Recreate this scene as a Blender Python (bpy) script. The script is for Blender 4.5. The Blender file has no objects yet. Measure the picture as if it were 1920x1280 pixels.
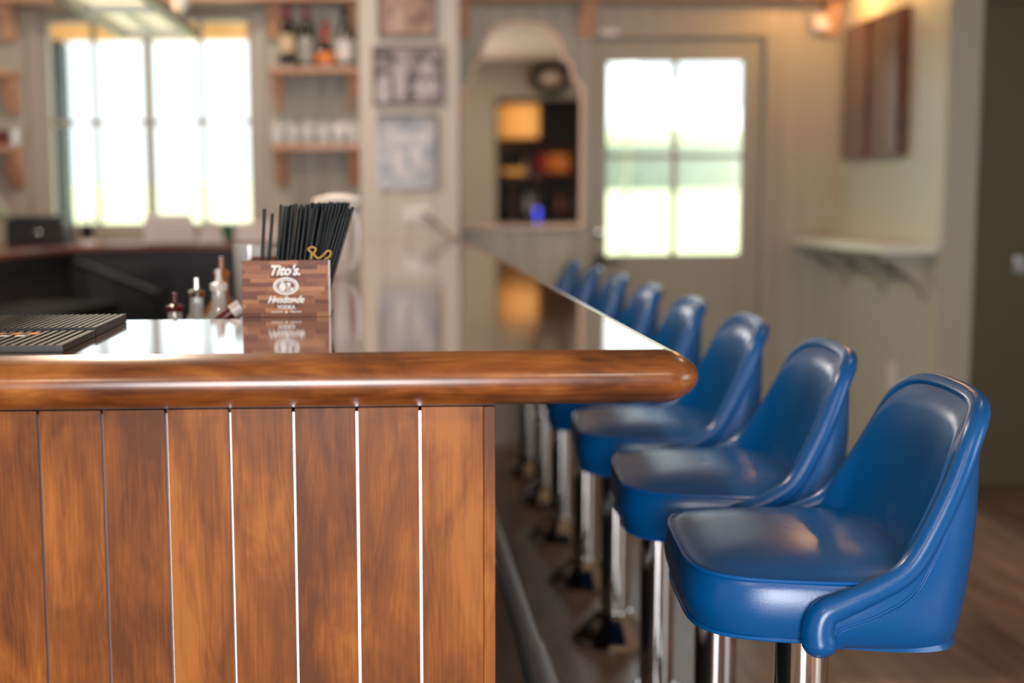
import bpy, math, random
from mathutils import Vector, Matrix
random.seed(7)
D = bpy.data
C = bpy.context.scene.collection
sc = bpy.context.scene
PI = math.pi

# ---------------------------------------------------------------- camera
F = 2390.0
cam_d = D.cameras.new('camera'); cam = D.objects.new('camera', cam_d); C.objects.link(cam)
cam_d.sensor_width = 36; cam_d.lens = F/1920*36
cam_d.shift_x = (960-760)/1920
cam_d.clip_start = .05; cam_d.clip_end = 300
cam.matrix_world = (Matrix.Translation((0, 0, 1.266)) @ Matrix.Rotation(-math.atan(35/F), 4, 'Z')
                    @ Matrix.Rotation(PI/2-math.atan(268/F), 4, 'X') @ Matrix.Rotation(-.0085, 4, 'Z'))
cam_d.dof.use_dof = True; cam_d.dof.focus_distance = 1.84; cam_d.dof.aperture_fstop = 1.75
sc.camera = cam
# ---------------------------------------------------------------- colour management
sc.view_settings.view_transform = 'Standard'; sc.view_settings.look = 'None'
sc.view_settings.gamma = 1; sc.view_settings.use_curve_mapping = False
sc.view_settings.exposure = 0.0
sc.cycles.max_bounces = 10; sc.cycles.diffuse_bounces = 5; sc.cycles.glossy_bounces = 6
sc.cycles.transparent_max_bounces = 16
sc.cycles.sample_clamp_indirect = 6; sc.cycles.caustics_reflective = False; sc.cycles.caustics_refractive = False
# ---------------------------------------------------------------- sky, sun, daylight
W = D.worlds.new('sky'); sc.world = W; W.use_nodes = True
bg = W.node_tree.nodes['Background']; bg.inputs[0].default_value = (.86, .94, 1, 1); bg.inputs[1].default_value = 2.2

def light(name, kind, loc, rot, energy, col=(1, 1, 1), **k):
    l = D.lights.new(name, kind); l.energy = energy; l.color = col
    for a, v in k.items(): setattr(l, a, v)
    o = D.objects.new(name, l); o.location = loc; o.rotation_euler = rot; C.objects.link(o); return o
def aim(o, d): o.rotation_euler = Vector(d).to_track_quat('-Z', 'Y').to_euler()
sun = light('sun', 'SUN', (8, -4, 8), (0, 0, 0), 9, (1, .93, .82), angle=.02); aim(sun, (-.80, .12, -.60))
# daylight entering through the windows of the side and rear walls
a = light('daylight_side_window', 'AREA', (4.32, -.35, 1.55), (0, 0, 0), 34, (.88, .95, 1), shape='RECTANGLE', size=2.3, size_y=1.5); aim(a, (-1, 0, 0))
a = light('daylight_rear_doors', 'AREA', (-.16, -2.62, 1.12), (0, 0, 0), 175, (.97, .96, .98), shape='RECTANGLE', size=1.34, size_y=2.0); aim(a, (0, 1, 0))
for nm, loc, s, t in (('portal_back_window', (-1.17, 6.7, 1.65), 1.1, 1.15), ('portal_door_glass', (1.46, 6.7, 1.46), .75, 1.05)):
    a = light(nm, 'AREA', loc, (0, 0, 0), 1, shape='RECTANGLE', size=s, size_y=t); aim(a, (0, -1, 0)); a.data.cycles.is_portal = True

# ================================================================ materials
def mat(name): 
    m = D.materials.new(name); m.use_nodes = True
    return m, m.node_tree.nodes, m.node_tree.links, m.node_tree.nodes['Principled BSDF']
def plain(name, col, rough=.5, metal=0, coat=0, emit=None, es=0, bump=0, bscale=60, var=0, ior=None, spec=None):
    m, n, l, b = mat(name)
    b.inputs['Base Color'].default_value = (*col, 1); b.inputs['Roughness'].default_value = rough
    b.inputs['Metallic'].default_value = metal; b.inputs['Coat Weight'].default_value = coat
    b.inputs['Coat Roughness'].default_value = .08
    if ior: b.inputs['IOR'].default_value = ior
    if spec is not None: b.inputs['Specular IOR Level'].default_value = spec
    if emit: b.inputs['Emission Color'].default_value = (*emit, 1); b.inputs['Emission Strength'].default_value = es
    tc = n.new('ShaderNodeTexCoord')
    if bump or var:
        t = n.new('ShaderNodeTexNoise'); t.inputs['Scale'].default_value = bscale; t.inputs['Detail'].default_value = 4
        l.new(tc.outputs['Object'], t.inputs['Vector'])
    if bump:
        bp = n.new('ShaderNodeBump'); bp.inputs['Strength'].default_value = bump; bp.inputs['Distance'].default_value = .01
        l.new(t.outputs['Fac'], bp.inputs['Height']); l.new(bp.outputs[0], b.inputs['Normal'])
    if var:
        h = n.new('ShaderNodeHueSaturation'); h.inputs['Color'].default_value = (*col, 1)
        mr = n.new('ShaderNodeMapRange'); mr.inputs[3].default_value = 1-var; mr.inputs[4].default_value = 1+var
        l.new(t.outputs['Fac'], mr.inputs[0]); l.new(mr.outputs[0], h.inputs['Value']); l.new(h.outputs[0], b.inputs['Base Color'])
    return m
def math_node(n, l, op, a, b=None):
    x = n.new('ShaderNodeMath'); x.operation = op
    for i, v in enumerate((a, b)):
        if v is None: continue
        if isinstance(v, (int, float)): x.inputs[i].default_value = v
        else: l.new(v, x.inputs[i])
    return x.outputs[0]
def ramp(n, l, fac, stops):
    r = n.new('ShaderNodeValToRGB'); e = r.color_ramp.elements
    e[0].position, e[0].color = stops[0][0], (*stops[0][1], 1); e[1].position, e[1].color = stops[-1][0], (*stops[-1][1], 1)
    for p, c in stops[1:-1]:
        x = e.new(p); x.color = (*c, 1)
    l.new(fac, r.inputs[0]); return r.outputs[0]
def mixc(n, l, mode, fac, a, b):
    x = n.new('ShaderNodeMix'); x.data_type = 'RGBA'; x.blend_type = mode
    if isinstance(fac, (int, float)): x.inputs[0].default_value = fac
    else: l.new(fac, x.inputs[0])
    for i, v in ((6, a), (7, b)):
        if isinstance(v, tuple): x.inputs[i].default_value = (*v, 1)
        else: l.new(v, x.inputs[i])
    return x.outputs[2]
def wood(name, grain='Z', pitch=None, p0=0, tones=((.30, .10, .025), (.20, .062, .016), (.11, .033, .010)), rough=.3, coat=.6, crough=.1, scale=1, plank_axis='X', bumps=.05, spec=.5, fibre=.16, midw=.35):
    """stained timber: long fibres, broad blotches, a cathedral figure and an optional plank-by-plank change"""
    m, n, l, b = mat(name)
    tc = n.new('ShaderNodeTexCoord'); sx = n.new('ShaderNodeSeparateXYZ'); l.new(tc.outputs['Object'], sx.inputs[0])
    off = n.new('ShaderNodeVectorMath'); off.operation = 'ADD'; l.new(tc.outputs['Object'], off.inputs[0])
    pv = None
    if pitch:
        q = math_node(n, l, 'FLOOR', math_node(n, l, 'DIVIDE', math_node(n, l, 'SUBTRACT', sx.outputs[plank_axis], p0), pitch))
        wn = n.new('ShaderNodeTexWhiteNoise'); wn.noise_dimensions = '1D'; l.new(q, wn.inputs['W'])
        mp = n.new('ShaderNodeVectorMath'); mp.operation = 'SCALE'; mp.inputs[3].default_value = 9; l.new(wn.outputs['Color'], mp.inputs[0])
        l.new(mp.outputs[0], off.inputs[1]); pv = wn.outputs['Value']
    def noise(st, sc_, det=5, rgh=.55, dist=0):
        mp = n.new('ShaderNodeMapping'); s = [st[1]]*3; s['XYZ'.index(grain)] = st[0]
        mp.inputs['Scale'].default_value = s; l.new(off.outputs[0], mp.inputs[0])
        t = n.new('ShaderNodeTexNoise'); t.inputs['Scale'].default_value = sc_*scale; t.inputs['Detail'].default_value = det
        t.inputs['Roughness'].default_value = rgh; t.inputs['Distortion'].default_value = dist
        l.new(mp.outputs[0], t.inputs['Vector']); return t.outputs['Fac']
    fib = noise((.035, 1), 420, 3); mid = noise((.07, 1), 60, 4, .6, .4); blot = noise((.5, 1), 9, 4, .6, .6)
    fig = noise((.16, 1), 14, 2, .4, 1.2)
    w = n.new('ShaderNodeMath'); w.operation = 'MULTIPLY'; l.new(fig, w.inputs[0]); w.inputs[1].default_value = 60
    sn = math_node(n, l, 'SINE', w.outputs[0])
    f = math_node(n, l, 'ADD', math_node(n, l, 'MULTIPLY', blot, .95), math_node(n, l, 'ADD', math_node(n, l, 'MULTIPLY', mid, midw), (.35-midw)/2))
    f = math_node(n, l, 'ADD', f, math_node(n, l, 'MULTIPLY', math_node(n, l, 'ADD', math_node(n, l, 'SUBTRACT', fib, .5), .08/fibre), fibre)); f = math_node(n, l, 'ADD', f, math_node(n, l, 'MULTIPLY', sn, .025))
    if pv is not None: f = math_node(n, l, 'ADD', f, math_node(n, l, 'MULTIPLY', math_node(n, l, 'SUBTRACT', pv, .5), .16))
    col = ramp(n, l, f, ((.56, tones[2]), (.74, tones[1]), (.93, tones[0])))
    l.new(col, b.inputs['Base Color']); b.inputs['Roughness'].default_value = rough; b.inputs['Specular IOR Level'].default_value = spec
    b.inputs['Coat Weight'].default_value = coat; b.inputs['Coat Roughness'].default_value = crough
    bp = n.new('ShaderNodeBump'); bp.inputs['Strength'].default_value = bumps; bp.inputs['Distance'].default_value = .002
    l.new(fib, bp.inputs['Height']); l.new(bp.outputs[0], b.inputs['Normal'])
    return m
M = {}
M['panel'] = wood('stained_plank_wood', 'Z', .0833, -.457, rough=.5, coat=.04, crough=.2, spec=.22, fibre=.30, midw=.22, tones=((.37, .125, .020), (.215, .064, .010), (.115, .032, .006)))
M['nose'] = wood('stained_bar_edge_wood', 'X', rough=.3, coat=.7, crough=.2, tones=((.44, .165, .036), (.235, .070, .015), (.085, .022, .006)), scale=1.2)
M['top'] = wood('varnished_bar_top_wood', 'X', rough=.09, coat=1, crough=.07, tones=((.22, .085, .028), (.14, .05, .018), (.085, .03, .012)), bumps=.02)
M['top'].node_tree.nodes['Principled BSDF'].inputs['IOR'].default_value = 1.75; M['top'].node_tree.nodes['Principled BSDF'].inputs['Coat IOR'].default_value = 1.7
M['dark_wood'] = wood('dark_walnut_wood', 'Z', rough=.25, coat=.8, crough=.12, tones=((.17, .05, .018), (.10, .028, .010), (.05, .014, .006)))
M['ledge_wood'] = wood('reddish_ledge_wood', 'X', rough=.3, coat=.5, tones=((.24, .085, .045), (.16, .05, .028), (.09, .03, .018)))
M['pine'] = wood('pale_natural_pine', 'Z', rough=.5, coat=.1, tones=((.66, .40, .26), (.58, .34, .21), (.47, .26, .16)))
M['pinex'] = wood('pale_natural_pine_board', 'X', rough=.5, coat=.1, tones=((.64, .39, .26), (.56, .33, .21), (.45, .25, .16)))
M['beam'] = wood('orange_porch_beam', 'X', rough=.6, coat=0, tones=((.95, .52, .20), (.82, .42, .15), (.66, .32, .10)))
M['wallr'] = plain('window_lit_wall_paint', (.56, .56, .46), .36, bump=.03, bscale=30, var=.02)  # window light on the right wall is put into this lighter colour
M['wallc'] = plain('pale_grey_wall_paint', (.63, .58, .52), .42, bump=.03, bscale=30, var=.02)
M['wall'] = plain('grey_green_wall_paint', (.40, .375, .315), .42, bump=.03, bscale=30, var=.03)
M['trimp'] = plain('satin_trim_paint', (.36, .335, .28), .38)
M['doorp'] = plain('satin_door_paint', (.34, .325, .27), .38)
M['olive'] = plain('unlit_olive_paint', (.105, .085, .045), .45)  # the lack of light on this wall is put into the dark colour
M['ceil'] = plain('ceiling_paint', (.50, .40, .28), .7)
M['ledgep'] = plain('pale_drink_rail_paint', (.62, .62, .54), .25)
M['black'] = plain('black_laminate', (.010, .010, .012), .35, bump=.02)
M['matte'] = plain('matte_black_lid', (.012, .012, .013), .8, spec=.1)
M['blackm'] = plain('charcoal_bar_panel', (.021, .021, .025), .42, var=.35, bscale=7)
M['rubber'] = plain('black_rubber', (.022, .022, .022), .45)
M['straw'] = plain('black_plastic_straw', (.003, .005, .006), .3, spec=.25)
M['white'] = plain('white_paper', (.80, .76, .74), .7)
M['whitep'] = plain('white_glazed_plastic', (.84, .78, .75), .3)
M['red'] = plain('red_plastic', (.45, .02, .02), .35)
M['dred'] = plain('dark_red_plastic', (.11, .012, .015), .3)
M['green'] = plain('dark_green_plastic', (.02, .12, .06), .35)
M['orange'] = plain('orange_paint', (.75, .22, .03), .4)
M['leather'] = plain('blue_vinyl_leather', (.0, .088, .30), .27, bump=.035, bscale=420, ior=1.55)
M['piping'] = plain('blue_vinyl_piping', (.0, .10, .36), .18)
M['chrome'] = plain('polished_chrome', (.78, .76, .74), .045, 1)
M['steel'] = plain('brushed_steel', (.46, .46, .47), .3, 1, bump=.05, bscale=200)
M['rack'] = plain('satin_rack_metal', (.50, .47, .40), .4, .6)
M['pewter'] = plain('grey_pewter_metal', (.55, .55, .60), .36, .85, bump=.04, bscale=120)
M['mirror'] = plain('mirror_silver', (.90, .88, .84), .015, 1)
M['gilt'] = plain('pale_champagne_frame', (.88, .68, .55), .4, 0)
M['frame'] = plain('dark_brown_picture_frame', (.085, .045, .035), .35, coat=.5)
M['screw'] = plain('dark_bronze_metal', (.02, .017, .012), .35, .8)
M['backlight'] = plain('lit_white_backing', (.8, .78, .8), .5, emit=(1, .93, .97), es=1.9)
M['glow'] = plain('cream_shelf_own_glow', (.8, .75, .5), .5, emit=(1, .93, .62), es=.85)  # glass shelves caught by ceiling light, built as if they glow
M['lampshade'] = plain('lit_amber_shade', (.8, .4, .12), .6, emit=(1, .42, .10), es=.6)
M['bulb'] = plain('warm_lit_bulb', (1, .6, .3), .5, emit=(1, .45, .12), es=2.5)
M['blue'] = plain('blue_indicator_light', (.05, .05, .8), .4, emit=(.08, .10, 1), es=3)
M['ground'] = plain('sunlit_lawn', (.62, .66, .42), .9, var=.08, bscale=1.5)
M['hedge'] = plain('haze_greyed_hedge_leaves', (.27, .31, .26), .9, var=.35, bscale=3)  # lens haze is put into the greyed leaf colour
M['postd'] = plain('dark_slate_post', (.03, .036, .042), .5)
M['canvas'] = plain('white_umbrella_canvas', (.85, .86, .88), .8)
M['label_cream'] = plain('cream_label_paper', (.62, .48, .32), .6)
M['label_white'] = plain('white_label_paper', (.72, .70, .70), .6)
M['ink'] = plain('white_ink', (.92, .92, .90), .5)
M['twine'] = plain('golden_paper_twist', (.72, .45, .12), .5)
M['winered'] = plain('red_foil_capsule', (.20, .015, .025), .3, coat=.5)
M['bottle_d'] = plain('dark_bottle_glass', (.012, .013, .011), .06, coat=.8)
M['bottle_g'] = plain('dark_green_bottle_glass', (.016, .022, .008), .06, coat=.8)
M['amber'] = plain('amber_bottle_glass', (.42, .13, .03), .1, coat=.6)
def glass(name, tint=(.97, .99, .98), refl=.12, haze=0):
    m, n, l, b = mat(name); out = n['Material Output']
    tr = n.new('ShaderNodeBsdfTransparent'); tr.inputs[0].default_value = (*tint, 1)
    gl = n.new('ShaderNodeBsdfGlossy'); gl.inputs['Roughness'].default_value = .03
    lw = n.new('ShaderNodeLayerWeight'); lw.inputs[0].default_value = .35
    mx = n.new('ShaderNodeMixShader'); l.new(math_node(n, l, 'ADD', math_node(n, l, 'MULTIPLY', lw.outputs['Facing'], .55 if haze else .25), refl), mx.inputs[0])
    l.new(tr.outputs[0], mx.inputs[1]); l.new(gl.outputs[0], mx.inputs[2]); last = mx.outputs[0]
    if haze:
        df = n.new('ShaderNodeBsdfDiffuse'); df.inputs[0].default_value = (.8, .82, .82, 1)
        m2 = n.new('ShaderNodeMixShader'); m2.inputs[0].default_value = haze; l.new(last, m2.inputs[1]); l.new(df.outputs[0], m2.inputs[2]); last = m2.outputs[0]
    l.new(last, out.inputs[0]); return m
M['pane'] = glass('window_glass', refl=.03)
M['glass'] = glass('glint_hazed_glass', refl=.3, haze=.5)  # white haze puts the bright highlights into the glass colour
M['clear'] = glass('clear_bottle_glass', refl=.18, haze=.40)

def floor_mat():
    m, n, l, b = mat('wood_look_floor_planks')
    tc = n.new('ShaderNodeTexCoord'); sx = n.new('ShaderNodeSeparateXYZ'); l.new(tc.outputs['Object'], sx.inputs[0])
    u = math_node(n, l, 'DIVIDE', math_node(n, l, 'ADD', sx.outputs['X'], .02), .1975)
    ui = math_node(n, l, 'FLOOR', u); uf = math_node(n, l, 'FRACT', u)
    wn = n.new('ShaderNodeTexWhiteNoise'); wn.noise_dimensions = '1D'; l.new(ui, wn.inputs['W'])
    v = math_node(n, l, 'ADD', math_node(n, l, 'DIVIDE', sx.outputs['Y'], 1.2), wn.outputs['Value'])
    vi = math_node(n, l, 'FLOOR', v); vf = math_node(n, l, 'FRACT', v)
    cb = n.new('ShaderNodeCombineXYZ'); l.new(ui, cb.inputs[0]); l.new(vi, cb.inputs[1])
    w2 = n.new('ShaderNodeTexWhiteNoise'); w2.noise_dimensions = '2D'; l.new(cb.outputs[0], w2.inputs['Vector'])
    off = n.new('ShaderNodeVectorMath'); off.operation = 'ADD'; l.new(tc.outputs['Object'], off.inputs[0])
    s9 = n.new('ShaderNodeVectorMath'); s9.operation = 'SCALE'; s9.inputs[3].default_value = 7; l.new(w2.outputs['Color'], s9.inputs[0]); l.new(s9.outputs[0], off.inputs[1])
    mp = n.new('ShaderNodeMapping'); mp.inputs['Scale'].default_value = (1, .12, 1); l.new(off.outputs[0], mp.inputs[0])
    t = n.new('ShaderNodeTexNoise'); t.inputs['Scale'].default_value = 22; t.inputs['Detail'].default_value = 6; t.inputs['Roughness'].default_value = .6; l.new(mp.outputs[0], t.inputs['Vector'])
    f = math_node(n, l, 'ADD', math_node(n, l, 'MULTIPLY', t.outputs['Fac'], .8), math_node(n, l, 'MULTIPLY', w2.outputs['Value'], .28))
    col = ramp(n, l, f, ((.30, (.10, .050, .030)), (.52, (.21, .125, .086)), (.78, (.33, .225, .17))))
    e1 = math_node(n, l, 'LESS_THAN', math_node(n, l, 'MULTIPLY', math_node(n, l, 'MINIMUM', uf, math_node(n, l, 'SUBTRACT', 1, uf)), .1975), .0016)
    e2 = math_node(n, l, 'LESS_THAN', math_node(n, l, 'MULTIPLY', math_node(n, l, 'MINIMUM', vf, math_node(n, l, 'SUBTRACT', 1, vf)), 1.2), .0016)
    e = math_node(n, l, 'MAXIMUM', e1, e2)
    col = mixc(n, l, 'MIX', e, col, (.20, .155, .13)); l.new(col, b.inputs['Base Color'])
    l.new(math_node(n, l, 'ADD', math_node(n, l, 'MULTIPLY', t.outputs['Fac'], .14), .24), b.inputs['Roughness']); b.inputs['IOR'].default_value = 1.6
    bp = n.new('ShaderNodeBump'); bp.inputs['Strength'].default_value = .25; bp.inputs['Distance'].default_value = .003
    l.new(math_node(n, l, 'SUBTRACT', math_node(n, l, 'MULTIPLY', t.outputs['Fac'], .25), e), bp.inputs['Height']); l.new(bp.outputs[0], b.inputs['Normal'])
    return m
M['floor'] = floor_mat()
def strip_mat():
    m, n, l, b = mat('butcher_block_strips')
    tc = n.new('ShaderNodeTexCoord'); sx = n.new('ShaderNodeSeparateXYZ'); l.new(tc.outputs['Object'], sx.inputs[0])
    r = math_node(n, l, 'FLOOR', math_node(n, l, 'DIVIDE', sx.outputs['Z'], .0072))
    wn = n.new('ShaderNodeTexWhiteNoise'); wn.noise_dimensions = '1D'; l.new(r, wn.inputs['W'])
    q = math_node(n, l, 'FLOOR', math_node(n, l, 'ADD', math_node(n, l, 'DIVIDE', math_node(n, l, 'ADD', sx.outputs['X'], sx.outputs['Y']), .047), math_node(n, l, 'MULTIPLY', wn.outputs['Value'], 5)))
    cb = n.new('ShaderNodeCombineXYZ'); l.new(r, cb.inputs[0]); l.new(q, cb.inputs[1])
    w2 = n.new('ShaderNodeTexWhiteNoise'); w2.noise_dimensions = '2D'; l.new(cb.outputs[0], w2.inputs['Vector'])
    mp = n.new('ShaderNodeMapping'); mp.inputs['Scale'].default_value = (.1, .1, 1); l.new(tc.outputs['Object'], mp.inputs[0])
    t = n.new('ShaderNodeTexNoise'); t.inputs['Scale'].default_value = 350; t.inputs['Detail'].default_value = 4; l.new(mp.outputs[0], t.inputs['Vector'])
    f = math_node(n, l, 'ADD', math_node(n, l, 'MULTIPLY', w2.outputs['Value'], .75), math_node(n, l, 'MULTIPLY', t.outputs['Fac'], .35))
    col = ramp(n, l, f, ((.1, (.13, .048, .030)), (.45, (.23, .090, .055)), (.75, (.36, .15, .08)), (1.0, (.62, .31, .15))))
    l.new(col, b.inputs['Base Color']); b.inputs['Roughness'].default_value = .45; b.inputs['Specular IOR Level'].default_value = .2
    return m
M['strips'] = strip_mat()
def photo_mat(name, lo, hi, scale, seed, th=.5):
    m, n, l, b = mat(name)
    tc = n.new('ShaderNodeTexCoord'); mp = n.new('ShaderNodeMapping'); mp.inputs['Location'].default_value = (seed, 0, seed*1.7); l.new(tc.outputs['Object'], mp.inputs[0])
    t = n.new('ShaderNodeTexNoise'); t.inputs['Scale'].default_value = scale; t.inputs['Detail'].default_value = 2.5; l.new(mp.outputs[0], t.inputs['Vector'])
    col = ramp(n, l, t.outputs['Fac'], ((th-.12, lo), (th+.12, hi))); l.new(col, b.inputs['Base Color'])
    b.inputs['Roughness'].default_value = .5; b.inputs['Coat Weight'].default_value = .12; return m
M['photo_sepia'] = photo_mat('sepia_photograph', (.22, .12, .09), (.46, .30, .23), 16, 3)
M['photo_bw'] = photo_mat('black_and_white_photograph', (.06, .05, .055), (.42, .36, .38), 15, 8.2, .52)
M['photo_blue'] = photo_mat('faded_blue_photograph', (.27, .31, .38), (.50, .49, .52), 14, 5.5)

# ================================================================ mesh tools
class MB:
    def __init__(s): s.v = []; s.f = []
    def add(s, vs, fs):
        k = len(s.v); s.v += [tuple(p) for p in vs]; s.f += [tuple(i+k for i in q) for q in fs]; return s
    def box(s, x0, x1, y0, y1, z0, z1, m=None):
        vs = [Vector((x, y, z)) for x in (x0, x1) for y in (y0, y1) for z in (z0, z1)]
        if m: vs = [m @ p for p in vs]
        return s.add(vs, [(0, 1, 3, 2), (4, 6, 7, 5), (0, 4, 5, 1), (2, 3, 7, 6), (0, 2, 6, 4), (1, 5, 7, 3)])
    def rings(s, R, closed=True, cap=(True, True)):
        n = len(R[0]); k = len(s.v); s.v += [tuple(p) for r in R for p in r]
        for i in range(len(R)-1):
            for j in range(n if closed else n-1):
                a, b = k+i*n+j, k+i*n+(j+1) % n
                s.f.append((a, b, b+n, a+n))
        if cap[0]: s.f.append(tuple(k+j for j in reversed(range(n))))
        if cap[1]: s.f.append(tuple(k+(len(R)-1)*n+j for j in range(n)))
        return s
    def lathe(s, prof, c=(0, 0, 0), n=24, m=None):
        R = []
        for r, z in prof:
            ring = [Vector((r*math.cos(2*PI*j/n), r*math.sin(2*PI*j/n), z)) for j in range(n)]
            if m: ring = [m @ p for p in ring]
            R.append([p+Vector(c) for p in ring])
        return s.rings(R)
    def tube(s, pts, r, n=10, ends=True):
        P = [Vector(p) for p in pts]; rr = r if isinstance(r, (list, tuple)) else [r]*len(P)
        R = []; up = Vector((0, 0, 1)); pr = None
        for i, p in enumerate(P):
            t = (P[min(i+1, len(P)-1)]-P[max(i-1, 0)]).normalized()
            if pr is None:
                a = t.cross(up if abs(t.z) < .95 else Vector((1, 0, 0))).normalized()
            else:
                a = (pr-t*pr.dot(t)).normalized()
            pr = a; b = t.cross(a)
            R.append([p+(a*math.cos(2*PI*j/n)+b*math.sin(2*PI*j/n))*rr[i] for j in range(n)])
        return s.rings(R, True, (ends, ends))
    def prism(s, poly, axis, a, b):
        def q(p, t): return {'X': (t, p[0], p[1]), 'Y': (p[0], t, p[1]), 'Z': (p[0], p[1], t)}[axis]
        n = len(poly); vs = [q(p, a) for p in poly]+[q(p, b) for p in poly]
        return s.add(vs, [tuple(range(n))[::-1], tuple(range(n, 2*n))]+[(i, (i+1) % n, (i+1) % n+n, i+n) for i in range(n)])
    def build(s, name, m, parent=None, smooth=False, loc=(0, 0, 0), bevel=0, angle=.7):
        me = D.meshes.new(name); me.from_pydata(s.v, [], s.f); me.validate(); me.update()
        import bmesh
        bm = bmesh.new(); bm.from_mesh(me); bmesh.ops.recalc_face_normals(bm, faces=bm.faces); bm.to_mesh(me); bm.free()
        if smooth: me.shade_smooth(); me.set_sharp_from_angle(angle=angle)
        me.materials.append(m); o = D.objects.new(name, me); C.objects.link(o); o.location = loc
        if parent: o.parent = parent
        if bevel:
            b = o.modifiers.new('bevel', 'BEVEL'); b.width = bevel; b.segments = 2; b.limit_method = 'ANGLE'; b.harden_normals = False
        return o
def tag(o, label, cat, group=None):
    o['label'] = label; o['category'] = cat
    if group: o['group'] = group
    return o
def thing(name, label, cat, loc=(0, 0, 0), rz=0, group=None):
    o = D.objects.new(name, None); o.empty_display_size = .05; C.objects.link(o); o.location = loc; o.rotation_euler = (0, 0, rz)
    return tag(o, label, cat, group)
def struct(o): o['kind'] = 'structure'; return o
def copy_tree(o, parent=None):
    c = o.copy(); C.objects.link(c)
    if parent: c.parent = parent
    for ch in list(o.children): copy_tree(ch, c)
    return c
def smooth_path(P, k=4):
    P = [Vector(p) for p in P]; out = []
    for i in range(len(P)-1):
        a, b, c, d = P[max(i-1, 0)], P[i], P[i+1], P[min(i+2, len(P)-1)]
        for j in range(k):
            t = j/k
            out.append(.5*((2*b)+(c-a)*t+(2*a-5*b+4*c-d)*t*t+(3*b-a-3*c+d)*t**3))
    out.append(P[-1]); return out
def boards(mb, a0, a1, z0, z1, face, depth, axis='Y', sgn=-1, pitch=.105, g=.006):
    """boarded wall: vertical boards with real V joints. axis Y: plane y=face seen from -Y; axis X: plane x=face"""
    k0 = math.ceil(a0/pitch); pts = [(a0, 0)]
    k = k0
    while k*pitch < a1-g:
        c = k*pitch
        if c-g > a0: pts += [(c-g, 0), (c, g*.9), (c+g, 0)]
        k += 1
    pts += [(a1, 0), (a1, depth), (a0, depth)]
    if axis == 'Y': poly = [(p[0], face-sgn*p[1]) for p in pts]
    else: poly = [(face-sgn*p[1], p[0]) for p in pts]
    mb.prism(poly, 'Z', z0, z1)

# ================================================================ the room
struct(MB().box(-3.4, 4.4, -2.7, 6.6, -.12, 0).build('floor', M['floor']))
struct(MB().box(-3.4, 4.4, -4.3, 6.6, 2.87, 2.99).build('ceiling', M['ceil']))
YW = 6.45
wb = MB()
for a0, a1, z0, z1 in ((-3.3, -1.70, 0, 2.87), (-1.70, -.64, 0, 1.11), (-1.70, -.64, 2.18, 2.87), (-.64, 1.03, 0, 2.87), (1.03, 1.90, 2.05, 2.87), (1.90, 2.26, 0, 2.87)):
    boards(wb, a0, a1, z0, z1, YW, .14)
struct(wb.build('wall_back', M['wall']))
wc = MB(); boards(wc, -.118, .354, 0, 2.87, 6.15, .298, pitch=.118)
struct(wc.build('wall_center', M['wallc']))
wr = MB(); boards(wr, 5.17, YW, 0, 2.87, 2.26, .1, axis='X', sgn=-1, pitch=.13)
struct(wr.build('wall_right', M['wallr']))
struct(MB().box(2.2605, 2.392, 5.15, 5.169, 0, 2.87).box(2.362, 2.392, 5.17, 5.4, 0, 2.87).build('trim_1', M['trimp'], bevel=.003))
struct(MB().box(2.393, 2.52, 5.4, 5.52, 0, 2.87).box(2.52, 3.36, 5.4, 5.52, 2.06, 2.87).box(3.36, 4.3, 5.4, 5.52, 0, 2.87).build('wall_far', M['olive']))
struct(MB().box(2.393, 2.519, 5.385, 5.4, 0, .11).build('baseboard_far', M['olive']))
struct(MB().box(1.905, 2.245, 6.432, 6.449, 0, .12).build('baseboard_back', M['trimp'], bevel=.003))
struct(MB().box(-3.4, -3.2, -2.7, 6.6, 0, 2.87).build('wall_left', M['wall']))
# side wall with a wide window beside the camera
struct(MB().box(4.2, 4.3, -2.7, -1.5, 0, 2.87).box(4.2, 4.3, .8, 5.6, 0, 2.87).box(4.2, 4.3, -1.5, .8, 0, .75).box(4.2, 4.3, -1.5, .8, 2.3, 2.87).build('wall_side', M['wall']))
w = struct(MB().box(4.2, 4.26, -1.5, -1.44, .75, 2.3).box(4.2, 4.26, .74, .8, .75, 2.3).box(4.2, 4.26, -1.5, .8, .75, .81).box(4.2, 4.26, -1.5, .8, 2.24, 2.3).box(4.21, 4.25, -.38, -.33, .8, 2.25).build('window_3', M['trimp']))
# rear wall: a window, and the opening to the service room that the mirror shows
struct(MB().box(-3.3, -2.15, -2.6, -2.5, 0, 2.87).box(-2.15, -.90, -2.6, -2.5, 0, 2.87).box(-.90, .58, -2.6, -2.5, 2.16, 2.87).box(.58, .65, -2.6, -2.5, 0, 2.87).box(.65, 1.33, -2.6, -2.5, 0, 2.87).box(1.33, 3.3, -2.6, -2.5, 2.44, 2.87).box(1.33, 3.3, -2.6, -2.5, 0, .95).box(3.3, 4.3, -2.6, -2.5, 0, 2.87).build('wall_rear', M['wall']))
struct(MB().box(-.90, -.83, -2.58, -2.52, 0, 2.16).box(.51, .58, -2.58, -2.52, 0, 2.16).box(-.83, .51, -2.58, -2.52, 0, .12).box(-.83, .51, -2.58, -2.52, 2.10, 2.16).build('door_3', M['trimp']))
struct(MB().box(1.0, 1.06, -4.2, -2.6, 0, 2.87).box(3.5, 3.56, -4.2, -2.6, 0, 2.87).box(1.0, 3.56, -4.26, -4.2, 0, 2.87).box(1.06, 3.5, -4.2, -2.6, -.1, 0).build('wall_service', M['blackm']))

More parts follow.
